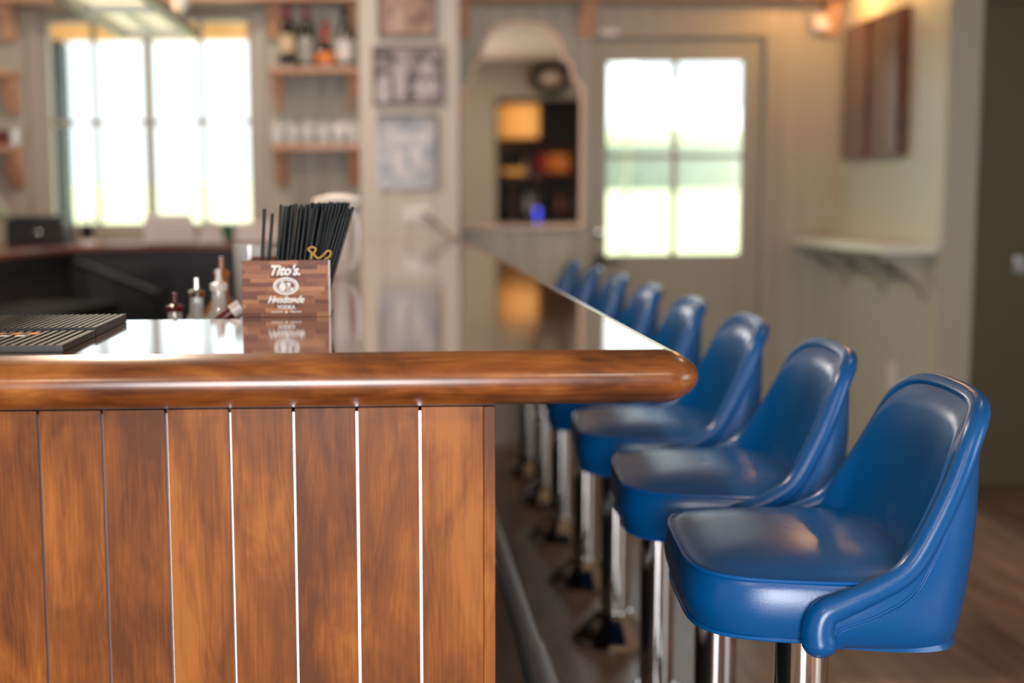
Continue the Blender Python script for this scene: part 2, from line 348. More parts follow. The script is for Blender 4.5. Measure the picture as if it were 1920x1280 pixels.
# ---- back window
w1 = MB()
for b in ((-1.70, -1.663, 1.11, 2.18), (-.677, -.64, 1.11, 2.18), (-1.66, -.68, 1.11, 1.152), (-1.66, -.68, 2.146, 2.18)): w1.box(b[0], b[1], 6.46, 6.53, b[2], b[3])
win = struct(w1.build('window_1', M['trimp'], bevel=.003))
MB().box(-1.199, -1.154, 6.47, 6.52, 1.152, 2.146).build('mullion', M['trimp'], win)
for x in (-1.444, -.914): MB().box(x-.014, x+.014, 6.487, 6.503, 1.152, 2.146).build('muntin', M['trimp'], win)
for x0, x1 in ((-1.663, -1.19), (-1.163, -.677)): MB().box(x0, x1, 6.488, 6.502, 1.644, 1.668).build('muntin', M['trimp'], win)
MB().box(-1.663, -.677, 6.493, 6.497, 1.15, 2.148).build('pane', M['pane'], win)
c = MB()
for b in ((-1.76, -1.70, 1.05, 2.21), (-.64, -.585, 1.05, 2.21), (-1.70, -.64, 1.06, 1.11)): c.box(b[0], b[1], 6.425, 6.449, b[2], b[3])
c.build('casing', M['trimp'], win, bevel=.004)

# ---- door with four panes
dr = MB()
for b in ((1.03, 1.119, 0, 2.05), (1.802, 1.90, 0, 2.05), (1.119, 1.802, 1.937, 2.05), (1.119, 1.802, 0, .972)): dr.box(b[0], b[1], 6.47, 6.515, b[2], b[3])
door = struct(dr.build('door_1', M['doorp'], bevel=.003))
MB().box(1.448, 1.476, 6.48, 6.505, .972, 1.937).box(1.119, 1.802, 6.481, 6.504, 1.452, 1.476).build('muntin', M['trimp'], door)
MB().box(1.119, 1.802, 6.490, 6.494, .97, 1.94).build('pane', M['pane'], door)
MB().box(1.17, 1.77, 6.461, 6.47, .25, .83).build('raised_panel', M['doorp'], door, bevel=.006)
MB().lathe([(.001, 0), (.030, 0), (.030, .006), (.027, .014), (.020, .020), (.010, .0235), (.001, .024)], n=28, m=Matrix.Rotation(PI/2, 4, 'X')).build('deadbolt', M['chrome'], door, True, loc=(1.083, 6.47, 1.089))
MB().lathe([(.001, 0), (.027, 0), (.027, .010), (.010, .014), (.010, .05), (.001, .052)], n=20, m=Matrix.Rotation(PI/2, 4, 'X')).tube([(0, -.045, 0), (.03, -.05, 0), (.10, -.048, -.004)], .009).build('door_handle', M['screw'], door, True, loc=(1.085, 6.47, .945))
cs = MB()
for b in ((.985, 1.03, 0, 2.12), (1.90, 1.955, 0, 2.12), (1.03, 1.90, 2.05, 2.12)): cs.box(b[0], b[1], 6.425, 6.449, b[2], b[3])
struct(cs.build('trim_2', M['trimp'], bevel=.004))
tag(MB().box(1.07, 1.16, 6.405, 6.424, 2.06, 2.085).build('door_sensor', M['whitep'], bevel=.003), 'small white contact sensor above the corner of the glazed door', 'sensor')
# dark olive door on the far right
d2 = struct(MB().box(2.5205, 3.3595, 5.425, 5.47, 0, 2.0595).build('door_2', M['olive'], bevel=.003))
MB().box(2.685, 2.745, 5.413, 5.425, .93, 1.0).tube([(2.715, 5.42, .985), (2.715, 5.36, .985), (2.83, 5.355, .985)], .011).build('door_handle', M['steel'], d2, True)

# ---- high ledge over door and window, brackets
def bracket(mb, x, y0, y1, z0, z1, w=.037):
    mb.prism([(y1, z1), (y1, z0), (y1-.03, z0), (y0+.02, z1-.03), (y0, z1)], 'X', x-w, x+w)
led = thing('high_wall_ledge', 'long pale pine ledge high on the wall over the glazed door and mirror', 'ledge', (1.30, 6.35, 2.2))
led2 = thing('high_wall_ledge', 'long pale pine ledge high on the wall over the big window', 'ledge', (-1.66, 6.35, 2.2))
for t, x0, x1, bx in ((led, .357, 2.255, (.385, 1.0, 2.215)), (led2, -3.19, -.121, (-1.84, -.535, -.165))):
    o = MB().box(x0, x1, 6.25, 6.448, 2.215, 2.25).build('board', M['pinex'], None, bevel=.002); o.parent = t; o.location = -Vector(t.location)
    for x in bx:
        k = MB(); bracket(k, x, 6.33, 6.448, 2.05, 2.214); o = k.build('bracket', M['pine'], t); o.location = -Vector(t.location)
# ---- wall shelves
def shelf(x0, x1, z, bxs, label):
    t = thing('wall_shelf', label, 'shelf', ((x0+x1)/2, 6.33, z)); L = -Vector(t.location)
    o = MB().box(x0, x1, 6.235, 6.448, z-.03, z).build('board', M['pinex'], t, bevel=.002); o.location = L
    for x in bxs:
        k = MB(); bracket(k, x, 6.30, 6.448, z-.20, z-.031, .033); o = k.build('bracket', M['pine'], t); o.location = L
shelf(-.552, -.121, 1.90, (-.52, -.155), 'pale pine shelf between window and pictures, holding the wine bottles')
shelf(-.552, -.121, 1.535, (-.515, -.155), 'pale pine shelf below the bottles, holding upturned wine glasses')
shelf(-2.5, -1.80, 1.90, (-1.84,), 'upper pale pine shelf at the far left of the big window')
shelf(-2.5, -1.80, 1.54, (-1.83,), 'lower pale pine shelf at the far left with dark red jar on it')
# ---- bottles on the upper shelf
def bottle(name, label, x, y, z, prof, m, labm=None, lz=None, cap=None, capz=None, group=None, neck=None):
    t = thing(name, label, 'bottle', (x, y, z), 0, group)
    MB().lathe(prof, n=24).build('body', m, t, True)
    if labm:
        r = max(p[0] for p in prof)+.0006
        MB().lathe([(r-.001, lz[0]), (r, lz[0]), (r, lz[1]), (r-.001, lz[1])], n=24).build('paper_label', labm, t, True)
    if cap: MB().lathe([(.001, capz[0]), (.0155, capz[0]), (.0155, capz[1]), (.001, capz[1]+.001)], n=16).build('capsule', cap, t, True)
    return t
BORD = [(.001, 0), (.040, 0), (.041, .01), (.041, .185), (.036, .205), (.018, .225), (.0145, .235), (.0145, .290), (.001, .290)]
BURG = [(.001, 0), (.042, 0), (.043, .01), (.043, .145), (.036, .18), (.020, .215), (.0145, .24), (.0145, .290), (.001, .290)]
SQUAT = [(.001, 0), (.045, 0), (.047, .01), (.045, .06), (.036, .095), (.016, .12), (.013, .14), (.013, .20), (.017, .21), (.017, .225), (.001, .226)]
bottle('wine_bottle', 'dark wine bottle with a cream label and dark red capsule, beside the window', -.468, 6.32, 1.901, BORD, M['bottle_d'], M['label_cream'], (.07, .155), M['winered'], (.225, .292))
bottle('wine_bottle', 'dark green wine bottle with pale grey label and red capsule', -.375, 6.34, 1.901, BORD, M['bottle_g'], M['clear'], (.03, .14), M['winered'], (.235, .292))
bottle('liqueur_bottle', 'short squat bottle with red neck and red label on the wine shelf', -.283, 6.32, 1.901, SQUAT, M['bottle_d'], M['orange'], (.02, .07), M['red'], (.125, .205))
bottle('wine_bottle', 'slope-shouldered dark bottle with a white label, next to the framed photographs', -.188, 6.32, 1.901, BURG, M['bottle_g'], M['label_white'], (.03, .13), M['screw'], (.24, .292))
# ---- upturned glasses on the lower shelf
def wineglass(x, y, z, h, r, label, group):
    t = thing('wine_glass', label, 'glass', (x, y, z), 0, group)
    MB().lathe([(r*.82, 0), (r*.93, h*.10), (r, h*.25), (r*.88, h*.38), (r*.4, h*.47), (.005, h*.50), (.004, h*.54), (.004, h*.95), (.01, h*.97), (.034, h-.004), (.034, h), (.001, h)], n=20).build('bowl_and_stem', M['glass'], t, True)
    return t
g0 = wineglass(-.52, 6.275, 1.537, .205, .036, 'clear wine glass standing upside down in the front row of the shelf', 'front row of upturned wine glasses')
g1 = wineglass(-.485, 6.37, 1.537, .29, .034, 'taller clear glass upside down in the back row of the shelf', 'back row of upturned tall glasses')
for i in range(1, 6):
    a = copy_tree(g0); a.location.x = -.52+i*.0745
    if i < 5: a = copy_tree(g1); a.location.x = -.485+i*.0745
# far left shelf items
t = thing('storage_jar', 'dark red jar on the lower far left shelf', 'jar', (-1.85, 6.32, 1.541))
MB().lathe([(.001, 0), (.05, 0), (.052, .005), (.052, .06), (.03, .075), (.001, .076)]).build('body', M['dred'], t, True)
MB().lathe([(.001, .076), (.032, .076), (.032, .085), (.001, .086)]).build('lid', M['rack'], t, True)
t = thing('glass_tumbler', 'small clear tumbler hanging at the edge of the upper far left shelf', 'glass', (-1.87, 6.30, 1.541))
MB().lathe([(.022, 0), (.025, .07), (.023, .07), (.020, .004), (.001, .004)]).build('cup', M['glass'], t, True, loc=(.08, -.03, 0))
t['label'] = 'small clear tumbler beside the dark red jar, at the shelf end'

# ---- framed photographs on the center wall
def picture(x0, x1, z0, z1, pm, label, blobs):
    t = thing('framed_photograph', label, 'picture', ((x0+x1)/2, 6.149, z0)); L = -Vector(t.location); e = .012
    o = MB().box(x0, x1, 6.128, 6.149, z0, z0+e).box(x0, x1, 6.128, 6.149, z1-e, z1).box(x0, x0+e, 6.128, 6.149, z0+e, z1-e).box(x1-e, x1, 6.128, 6.149, z0+e, z1-e).build('frame', M['frame'], t); o.location = L
    k = MB().box(x0+e, x1-e, 6.138, 6.148, z0+e, z1-e); o = k.build('photo_print', pm, t); o.location = L
    for cx, cz, rx, rz, m in blobs:
        k = MB().add([(cx+rx*math.cos(q*PI/8), 6.1372, cz+rz*math.sin(q*PI/8)*(1+.12*math.sin(3*q))) for q in range(16)], [tuple(range(16))]); q = k.build('printed_shape', m, o)
M['pl'] = plain('photo_pale_tone', (.45, .39, .41), .3); M['pb'] = plain('photo_cool_tone', (.58, .56, .58), .3); M['pd'] = plain('photo_dark_tone', (.08, .07, .075), .3)
M['ps'] = plain('photo_sepia_tone', (.52, .36, .28), .3)
picture(-.028, .246, 2.02, 2.36, M['photo_sepia'], 'top framed sepia photograph, cut off by the ceiling line', ((.07, 2.10, .03, .06, M['ps']),))
picture(-.054, .282, 1.705, 1.984, M['photo_bw'], 'middle framed black and white photograph with pale figures', ((.0, 1.78, .04, .065, M['pl']), (.075, 1.83, .03, .10, M['pl']), (.075, 1.93, .02, .02, M['pl']), (.20, 1.79, .06, .05, M['pl']), (.20, 1.87, .03, .05, M['pl']), (.036, 1.80, .008, .06, M['pd']), (.12, 1.79, .009, .05, M['pd'])))
picture(-.035, .257, 1.32, 1.664, M['photo_blue'], 'bottom framed faded bluish photograph above the socket', ((.08, 1.55, .045, .02, M['pb']), (.19, 1.555, .045, .03, M['pb']), (.07, 1.43, .025, .07, M['pb']), (.15, 1.47, .03, .05, M['pb'])))
# ---- socket with plug and cord
t = thing('wall_socket', 'white double socket plate under the framed photographs', 'socket', (.153, 6.149, 1.19))
MB().box(-.065, .065, -.008, 0, -.038, .038).build('cover_plate', M['whitep'], t, bevel=.003)
MB().box(-.045, -.015, -.011, -.0085, -.022, .022).build('outlet', M['white'], t)
t = thing('power_plug', 'dark plug with cord running down behind the bar from the white socket', 'plug', (.18, 6.137, 1.19))
MB().box(-.012, .012, -.025, 0, -.012, .012).build('plug', M['green'], t, bevel=.004)
MB().tube(smooth_path([(0, -.022, 0), (.05, -.03, -.03), (.11, -.028, -.09), (.165, -.03, -.118)]), .004, 8).build('cord', M['screw'], t, True)

# ---- arched mirror
mt = thing('arched_mirror', 'tall arched wall mirror with shouldered top and pale frame', 'mirror', (.685, 6.449, 1.118))
half = [(.298, 0), (.300, .10), (.300, .60), (.298, .690), (.288, .705), (.262, .722), (.252, .745), (.247, .78), (.240, .805), (.212, .826), (.202, .845), (.195, .880), (.178, .925), (.148, .965), (.10, .992), (.05, 1.002), (0, 1.005)]
out = [(x, z) for x, z in half] + [(-x, z) for x, z in half[-2::-1]]
MB().prism(out, 'Y', -.020, -.001).build('mirror_glass', M['mirror'], mt)
P = [Vector((x, -.022, z)) for x, z in out]+[Vector((out[0][0], -.022, out[0][1]))]
MB().tube(P, .011, 8, False).build('frame', M['gilt'], mt, True)

# ---- drink rail, cabinet, lamp, socket in the alcove
t = thing('drink_rail', 'pale painted drink rail shelf on triangular brackets along the right alcove wall', 'shelf', (2.15, 5.7, 1.06)); L = -Vector(t.location)
o = MB().box(2.03, 2.259, 5.19, 6.43, 1.022, 1.058).build('board', M['ledgep'], t, bevel=.004); o.location = L
for y in (5.28, 5.72, 6.18):
    k = MB().prism([(2.259, 1.021), (2.259, .83), (2.235, .83), (2.225, .88), (2.10, .985), (2.06, .995), (2.06, 1.021)], 'Y', y-.018, y+.018)
    o = k.build('bracket', M['trimp'], t, bevel=.002); o.location = L
t = thing('wall_cabinet', 'dark walnut cabinet with two tall glossy doors on the alcove wall', 'cabinet', (2.259, 5.88, 1.43)); L = -Vector(t.location)
o = MB().box(2.225, 2.258, 5.53, 6.22, 1.43, 2.065).build('carcass', M['dark_wood'], t); o.location = L
for y0, y1 in ((5.545, 5.855), (5.900, 6.205)):
    o = MB().box(2.206, 2.224, y0, y1, 1.435, 2.06).build('door', M['dark_wood'], t, bevel=.004); o.location = L
t = thing('wall_lamp', 'warm lit lamp with black shade above the dark walnut cabinet', 'lamp', (2.1, 5.95, 2.30)); L = -Vector(t.location)
o = MB().lathe([(.02, 2.42), (.03, 2.42), (.09, 2.27), (.085, 2.27), (.02, 2.40)], c=(2.10, 5.95, 0)).build('shade', M['black'], t, True); o.location = L
o = MB().tube([(2.10, 5.95, 2.42), (2.13, 5.95, 2.47), (2.258, 5.95, 2.45)], .008).build('arm', M['black'], t, True); o.location = L
o = MB().lathe([(.001, 2.30), (.025, 2.32), (.025, 2.36), (.001, 2.39)], c=(2.10, 5.95, 0)).build('bulb', M['bulb'], t, True); o.location = L
light('wall_lamp_light', 'POINT', (2.10, 5.95, 2.27), (0, 0, 0), 12, (1, .50, .16), shadow_soft_size=.03)
light('wall_lamp_light', 'POINT', (2.12, 5.42, 2.27), (0, 0, 0), 3, (1, .50, .16), shadow_soft_size=.03)  # second warm point light, has no lamp body of its own
tag(MB().box(2.12, 2.20, 6.38, 6.448, 2.07, 2.15).build('wall_speaker', M['whitep'], bevel=.006), 'small white box on the back wall below the ledge corner', 'speaker')
t = thing('wall_socket', 'white socket plate low on the alcove wall behind the stools', 'socket', (2.259, 5.62, .46))
MB().box(-.006, 0, -.04, .04, -.06, .06).build('cover_plate', M['whitep'], t, bevel=.002)

# ---- outdoors
g = MB().add([(-40, 6.75, -.1), (40, 6.75, -.1), (40, 10, -.1), (-40, 10, -.1), (40, 34, 1.7), (-40, 34, 1.7)], [(0, 1, 2, 3), (3, 2, 4, 5)])
struct(g.build('ground', M['ground']))
random.seed(3)
for i, (x, y, z, rx, rz) in enumerate(((6.6, 31, 1.7, 2.2, 2.0), (11.2, 33.5, 1.7, 2.35, 1.7), (16.3, 31.5, 1.8, 2.6, 2.2), (22, 34, 1.8, 2.9, 2.3))):
    k = MB(); R = []
    for a in range(9):
        ph = a/8*PI/2; R.append([(x+rx*math.cos(ph)**.5*math.cos(q*PI/9)*random.uniform(.9, 1.06), y+1.1*math.cos(ph)**.5*math.sin(q*PI/9), z-.3+rz*math.sin(ph)*random.uniform(.88, 1.05)) for q in range(18)])
    k.rings(R); tag(k.build('hedge', M['hedge'], smooth=True), ('grey-green hedge seen low in the left panes of the glazed door', 'pale distant hedge seen in the middle of the glazed door', 'distant hedge seen in the right panes of the glazed door', 'distant hedge beyond the right edge of the door glass')[i], 'hedge', 'distant hedges outside the door')
t = thing('patio_umbrella', 'large white patio umbrella seen through the glazed door', 'umbrella', (3.05, 16.2, 0))
MB().lathe([(2.0, 2.0), (1.9, 2.12), (.9, 2.58), (.02, 2.95), (.02, 2.90), (.9, 2.53), (1.9, 2.06)], n=8).build('canopy', M['canvas'], t)
MB().lathe([(.03, 0), (.03, 2.9), (.001, 2.9)], n=12).lathe([(.001, -.1), (.25, -.1), (.25, .04), (.001, .05)]).build('pole', M['rack'], t, True)
tag(MB().box(-3.6, .4, 7.35, 7.5, 2.175, 2.36).build('porch_beam', M['beam']), 'orange timber porch beam seen at the top of the big window', 'beam')
tag(MB().box(-2.10, -1.835, 7.4, 7.6, -.1, 2.174).build('porch_post', M['postd']), 'dark slate porch post outside the left pane of the big window', 'post')

# ================================================================ the bar
ZT, ZB = 1.07, 1.0
RX, FY = .358, 1.63           # where flat top ends and the rounded nose begins
nose = []
for i in range(17):
    th = math.radians(68-136*i/16); nose.append((.044*(math.cos(th)-math.cos(math.radians(68)))/(1-math.cos(math.radians(68))), (ZT+ZB)/2+.035*math.sin(th)/math.sin(math.radians(68))))
prof = [(0, ZT)]+nose[1:-1]+[(0, ZB)]
st = [(-2.3, FY, 0, -1)]+[(RX, FY, math.sin(a), -math.cos(a)) for a in [i/10*PI/2 for i in range(11)]]+[(RX, 6.149, 1, 0)]
mb = MB()
mb.rings([[(x+dx*d, y+dy*d, z) for d, z in prof] for x, y, dx, dy in st], closed=False, cap=(False, False))
for z in (ZT, ZB):
    mb.add([(-2.3, FY, z), (RX, FY, z), (RX, 2.11, z), (-.245, 2.11, z), (-2.3, 2.11, z), (RX, 6.149, z), (-.245, 6.149, z)], [(0, 1, 2, 3, 4), (3, 2, 5, 6)])
mb.add([(-2.3, 2.11, ZB), (-2.3, 2.11, ZT), (-.245, 2.11, ZT), (-.245, 2.11, ZB), (-.245, 6.149, ZT), (-.245, 6.149, ZB), (RX, 6.149, ZT), (RX, 6.149, ZB), (-2.3, FY, ZT), (-2.3, FY, ZB)],
       [(0, 1, 2, 3), (3, 2, 4, 5), (5, 4, 6, 7), (0, 9, 8, 1)])
bar = thing('bar_counter', 'long L-shaped bar with glossy varnished wood top and plank front', 'bar counter', (0, 0, 0))
top = mb.build('bar_top', M['nose'], bar, True, angle=.35)
top.data.materials.append(M['top'])
for p in top.data.polygons:
    if p.normal.z > .99 and p.center.z > ZT-.001: p.material_index = 1
# plank front with V grooves
gx = [-.457+.0833*i for i in range(-22, 8)]
def panel_poly(x0, x1, yf, yb, xs, g=.0028, d=.0022):
    pts = [(x0, yf)]
    for x in xs:
        if x0+.01 < x < x1-.01: pts += [(x-g, yf), (x+.0003, yf+d), (x+g*.9, yf)]
    return pts+[(x1, yf), (x1, yb), (x0, yb)]
gx = [-2.3]+[x for x in gx if -2.28 < x < .06]+[.126]
for a0, a1 in zip(gx[:-1], gx[1:]):
    MB().box(a0+(.0018 if a0 > -2.3 else 0), a1-(.0018 if a1 < .1 else .0003), 1.652, 1.672, .10, .994).build('plank', M['panel'], bar, bevel=.0005)
MB().box(.1263, .1415, 1.6512, 1.668, .10, .994).build('end_trim', M['panel'], bar, bevel=.0008)
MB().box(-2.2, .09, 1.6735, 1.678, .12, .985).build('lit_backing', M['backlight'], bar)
MB().box(-2.3, .1415, 1.660, 1.668, .9945, .9995).build('shadow_gap_strip', M['black'], bar)
MB().box(-2.3, .1, 1.66, 1.672, 0, .0995).build('kick_board', M['black'], bar)
sp = MB(); ys = [1.80+.0833*2*i for i in range(27)]
MB().box(.102, .140, 1.6725, 6.148, 0, .9995).build('side_panel', M['black'], bar)
MB().box(-2.3, -.245, 2.05, 2.07, 0, .9995).box(-.225, -.205, 2.07, 6.148, 0, .9995).build('inner_panel', M['blackm'], bar)
# foot rail with its sleeve and wall brackets
fr = thing('foot_rail', 'dull grey metal foot rail running low along the bar', 'foot rail', (.30, 0, .31))
MB().tube([(0, 1.75, 0), (0, 3.9, 0), (0, 6.10, 0)], .0255, 20).build('pipe', M['pewter'], fr, True)
for y in (2.63, 4.6): MB().tube([(0, y-.40, 0), (0, y-.02, 0), (0, y, 0)], [.0315, .0315, .029], 20).build('sleeve', M['pewter'], fr, True)
for y in (2.05, 3.3, 4.55, 5.8): MB().tube([(-.158, y, .0), (-.02, y, 0)], .012).build('bracket', M['pewter'], fr, True)

# ---- back ledge and left counter behind the bar
bl = thing('back_counter', 'reddish wood counter on black cabinets below the big window', 'counter', (0, 0, 0))
MB().box(-2.6, -.247, 5.73, 6.42, 1.043, 1.07).build('counter_top', M['ledge_wood'], bl, bevel=.003)
MB().box(-1.42, -.247, 5.78, 6.10, 0, 1.042).build('cabinet_front', M['blackm'], bl)
for x in (-1.10, -.78, -.50): MB().box(x-.13, x+.13, 5.768, 5.779, .14, .95).build('door_panel', M['black'], bl, bevel=.003)
lc = thing('left_counter', 'narrow dark counter with bright edge running along the left side of the bar well', 'counter', (0, 0, 0))
MB().prism([(-1.39, 5.728), (-1.53, 4.75), (-1.53, 2.9), (-2.5, 2.9), (-2.5, 5.728)], 'Z', 1.043, 1.07).build('counter_top', M['ledge_wood'], lc, bevel=.003)
MB().prism([(-1.43, 5.72), (-1.57, 4.75), (-1.57, 2.95), (-2.4, 2.95), (-2.4, 5.72)], 'Z', 0, 1.042).build('cabinet', M['blackm'], lc)
for y in (3.3, 3.75, 4.2): MB().box(-1.569, -1.556, y-.19, y+.19, .12, .92).build('door_panel', M['black'], lc, bevel=.003)
ic = thing('back_bar_cooler', 'long low black bottle cooler with grey doors below the left counter', 'cooler', (-1.22, 4.3, 0), math.radians(-8))
MB().box(-.16, .16, -.75, .42, 0, .86).build('cabinet', M['black'], ic, bevel=.006)
MB().box(-.175, .175, -.77, .44, .861, .90).build('lid', M['matte'], ic, bevel=.006)
for y in (-.55, -.2, .15): MB().box(.161, .172, y-.15, y+.15, .12, .80).build('door', M['postd'], ic, bevel=.003)
for x in (-1.62, -1.39, -1.15, -.93): pass
cl = thing('streak_tube', 'faint grey tube made up for a light streak across the dark bar well', 'rail', (0, 0, 0))  # made-up tube and posts in place of a diagonal light streak
MB().tube([(-1.335, 5.55, 1.0), (-.885, 4.95, .905)], .014).build('tube', M['postd'], cl, True)
MB().tube([(-1.335, 5.55, .0), (-1.335, 5.55, 1.0)], .018).build('post', M['black'], cl, True)
MB().tube([(-.885, 4.95, .0), (-.885, 4.95, .90)], .012).build('post', M['black'], cl, True)

# ---- steel underbar shelf, bottles, glasses beside the caddy
us = thing('speed_rail', 'steel underbar bottle rail behind the front of the bar', 'bottle rail', (-.50, 2.42, 0))
MB().box(-.35, .19, -.30, .30, .835, .85).build('tray', M['steel'], us, bevel=.003)
for x in (-.34, .18):
    for y in (-.28, .28): MB().tube([(x, y, 0), (x, y, .834)], .012).build('leg', M['steel'], us, True)
def spout_bottle(x, y, z, h, m, label, cap=None, rz=0, tilt=0, r=.034):
    t = thing('pour_bottle', label, 'bottle', (x, y, z)); t.rotation_euler = (0, tilt, rz)
    MB().lathe([(.001, 0), (r, 0), (r, h*.55), (r*.8, h*.66), (.014, h*.74), (.013, h*.88), (.001, h*.88)], n=20).build('body', m, t, True)
    MB().lathe([(.016, h*.86), (.017, h*.90), (.006, h*.92), (.005, h), (.001, h)], n=12).build('pour_spout', cap or M['chrome'], t, True)
    return t
spout_bottle(-.375, 2.52, .851, .262, M['clear'], 'clear bottle with steel pour spout, leftmost of those beside the caddy')
spout_bottle(-.318, 2.42, .851, .285, M['clear'], 'taller clear bottle just beside the wooden caddy', M['whitep'])
spout_bottle(-.392, 2.36, .851, .245, M['clear'], 'clear bottle with reddish spout, front of the speed rail', M['dred'])
spout_bottle(-.335, 2.60, .851, .30, M['amber'], 'amber bottle behind the clear bottles at the caddy', M['amber'], r=.04)
t = thing('red_label_bottle', 'bottle with red label leaning on its side against the bar edge', 'bottle', (-.375, 2.19, 1.0)); t.rotation_euler = (0, math.radians(56), .1)
MB().lathe([(.001, 0), (.024, 0), (.025, .06), (.022, .075), (.011, .10), (.010, .13), (.001, .13)], n=16).build('body', M['dred'], t, True)
MB().lathe([(.025, .004), (.0262, .004), (.0262, .038), (.025, .038)], n=16).build('paper_label', M['red'], t, True)
MB().lathe([(.001, .131), (.013, .131), (.013, .15), (.001, .15)], n=12).build('cap', M['whitep'], t, True)
t = thing('glass_jar', 'tall clear glass standing behind the left end of the wooden caddy', 'glass', (-.288, 2.72, .851))
MB().lathe([(.001, .0), (.034, .0), (.036, .32), (.038, .32), (.031, .008), (.001, .008)], n=24).build('cup', M['clear'], t, True)
t = thing('glass_jar', 'second clear glass half hidden behind the wooden caddy', 'glass', (-.20, 2.52, 1.071))
MB().lathe([(.001, 0), (.028, 0), (.032, .10), (.030, .10), (.026, .006), (.001, .006)], n=24).build('cup', M['clear'], t, True)

# ================================================================ straw caddy
bx = thing('straw_caddy', 'small wooden box with white lettering full of black straws on the bar', 'caddy', (-.168, 2.135, 1.0705), 0)
hw, dp, hh, th = .0735, .16, .0945, .004
MB().box(-hw, hw, 0, th, 0, hh).box(-hw, -hw+th, th, dp-th, 0, hh-.004).box(-hw, hw, dp-th, dp, 0, hh).box(-hw, hw, th, dp-th, 0, .004).build('box_body', M['strips'], bx)
MB().box(hw-th, hw, th, dp-th, .0041, hh-.004).build('side_board', M['trimp'], bx)
MB().box(hw-.0018, hw+.0006, -.0008, .0009, 0, hh).build('corner_strip', M['white'], bx)
def text(body, size, x, z, width, shear, off, parent):
    cu = D.curves.new('txt', 'FONT'); cu.body = body; cu.size = size; cu.align_x = 'CENTER'; cu.align_y = 'CENTER'; cu.shear = shear; cu.offset = off; cu.extrude = .0004; cu.resolution_u = 3
    o = D.objects.new('txt', cu); C.objects.link(o); bpy.context.view_layer.update()
    me = D.meshes.new_from_object(o.evaluated_get(bpy.context.evaluated_depsgraph_get())); D.objects.remove(o)
    xs = [v.co.x for v in me.vertices]; s = width/(max(xs)-min(xs)); mx = (max(xs)+min(xs))/2
    for v in me.vertices:
        X, Y, Z = v.co; v.co = (x+(X-mx)*s, -.0006-Z, z+Y)
    me.materials.clear(); me.materials.append(M['ink'])
    q = D.objects.new('lettering', me); C.objects.link(q); q.parent = parent; return q
text("Tito's.", .023, 0, .077, .049, .38, .0008, bx)
text('Handmade', .0155, 0, .0285, .062, .42, .0008, bx)
text('VODKA', .0082, 0, .0160, .031, 0, .0004, bx)
text('AUSTIN', .0045, -.0155, .0080, .019, 0, .0001, bx); text('TEXAS', .0045, .0155, .0080, .019, 0, .0001, bx)
def ell(mb, cx, cz, rx, rz, y, rx2=None, rz2=None, n=32):
    o = [(cx+rx*math.cos(2*PI*i/n), y, cz+rz*math.sin(2*PI*i/n)) for i in range(n)]
    if rx2 is None: return mb.add(o, [tuple(range(n))])
    i_ = [(cx+rx2*math.cos(2*PI*i/n), y, cz+rz2*math.sin(2*PI*i/n)) for i in range(n)]
    return mb.add(o+i_, [(i, (i+1) % n, (i+1) % n+n, i+n) for i in range(n)])
e = MB(); ell(e, 0, .0515, .0215, .0148, -.0009, .0178, .0118); ell(e, 0, .0515, .0168, .0108, -.0009, .0150, .0092)
ell(e, -.0055, .0505, .0058, .0072, -.0010); ell(e, -.0055, .0585, .0022, .0022, -.0010); ell(e, .0050, .0545, .0030, .0034, -.0010)
e.box(.0025, .0040, -.0011, -.0009, .0430, .0520).box(.0060, .0075, -.0011, -.0009, .0430, .0520).box(-.0005, .0030, -.0011, -.0009, .0560, .0572).box(.0065, .0120, -.0011, -.0009, .0430, .0485)
ell(e, 0, .0080, .0020, .0020, -.0010)
e.build('emblem', M['ink'], bx)
# straws: lower and upper end of each, in the caddy's own measure
st0 = None
def straw(xb, xt, y, zt, label, zb=1.080, yt=None, r=.0029):
    global st0
    a = Vector((xb, y, zb)); b = Vector((xt, y if yt is None else yt, zt)); d = b-a; Ls = d.length
    o = MB().lathe([(r*.8, .0), (r, .0), (r, Ls), (r*.72, Ls), (r*.72, Ls-.01), (.0001, Ls-.011)], n=10).build('drinking_straw', M['straw'], None, True)
    o.location = a; o.rotation_euler = d.to_track_quat('Z', 'Y').to_euler()
    return tag(o, label, 'straw', 'black straws in the wooden caddy')
X0 = -.168
straw(-.2135, -.2025, 2.150, 1.251, 'single black straw standing upright at the left end of the caddy')
straw(-.2065, -.1905, 2.165, 1.243, 'lone shorter black straw, second from the caddy left end')
for i in range(22):
    f = (i % 11)/10; straw(-.189+.043*f, -.173+.054*f+random.uniform(-.002, .002)+.003*(i//11), 2.150+(i % 3)*.010+(i//11)*.007, 1.257-(i % 3)*.002+random.uniform(-.002, .002), 'black straw in the left bundle of the caddy, leaning slightly right')
for i in range(22):
    f = (i % 11)/10; straw(-.150+.030*f, -.125+.062*f, 2.190+(i//11)*.012+(i % 2)*.004, 1.260+random.uniform(-.0015, .0015), 'black straw in the dense central bundle of the caddy')
for i in range(10):
    f = (i % 5)/4; straw(-.126+.022*f, -.083+.028*f-(i//5)*.006, 2.160+(i//5)*.012, 1.233+.018*f+random.uniform(-.003, .003), 'black straw in the right bundle, leaning far over the caddy end', zb=1.090)
for i in range(4):
    straw(-.157+.006*i, -.132+.009*i, 2.146, 1.253-.002*i, 'black straw crossing in front of the central bundle')
k = MB().tube(smooth_path([(-.126, 2.142, 1.166), (-.124, 2.141, 1.176), (-.130, 2.140, 1.183), (-.124, 2.139, 1.187), (-.117, 2.140, 1.183), (-.121, 2.141, 1.176), (-.114, 2.141, 1.168), (-.106, 2.140, 1.172), (-.098, 2.140, 1.180), (-.092, 2.140, 1.178), (-.095, 2.141, 1.170), (-.103, 2.142, 1.166)]), .0013, 6)
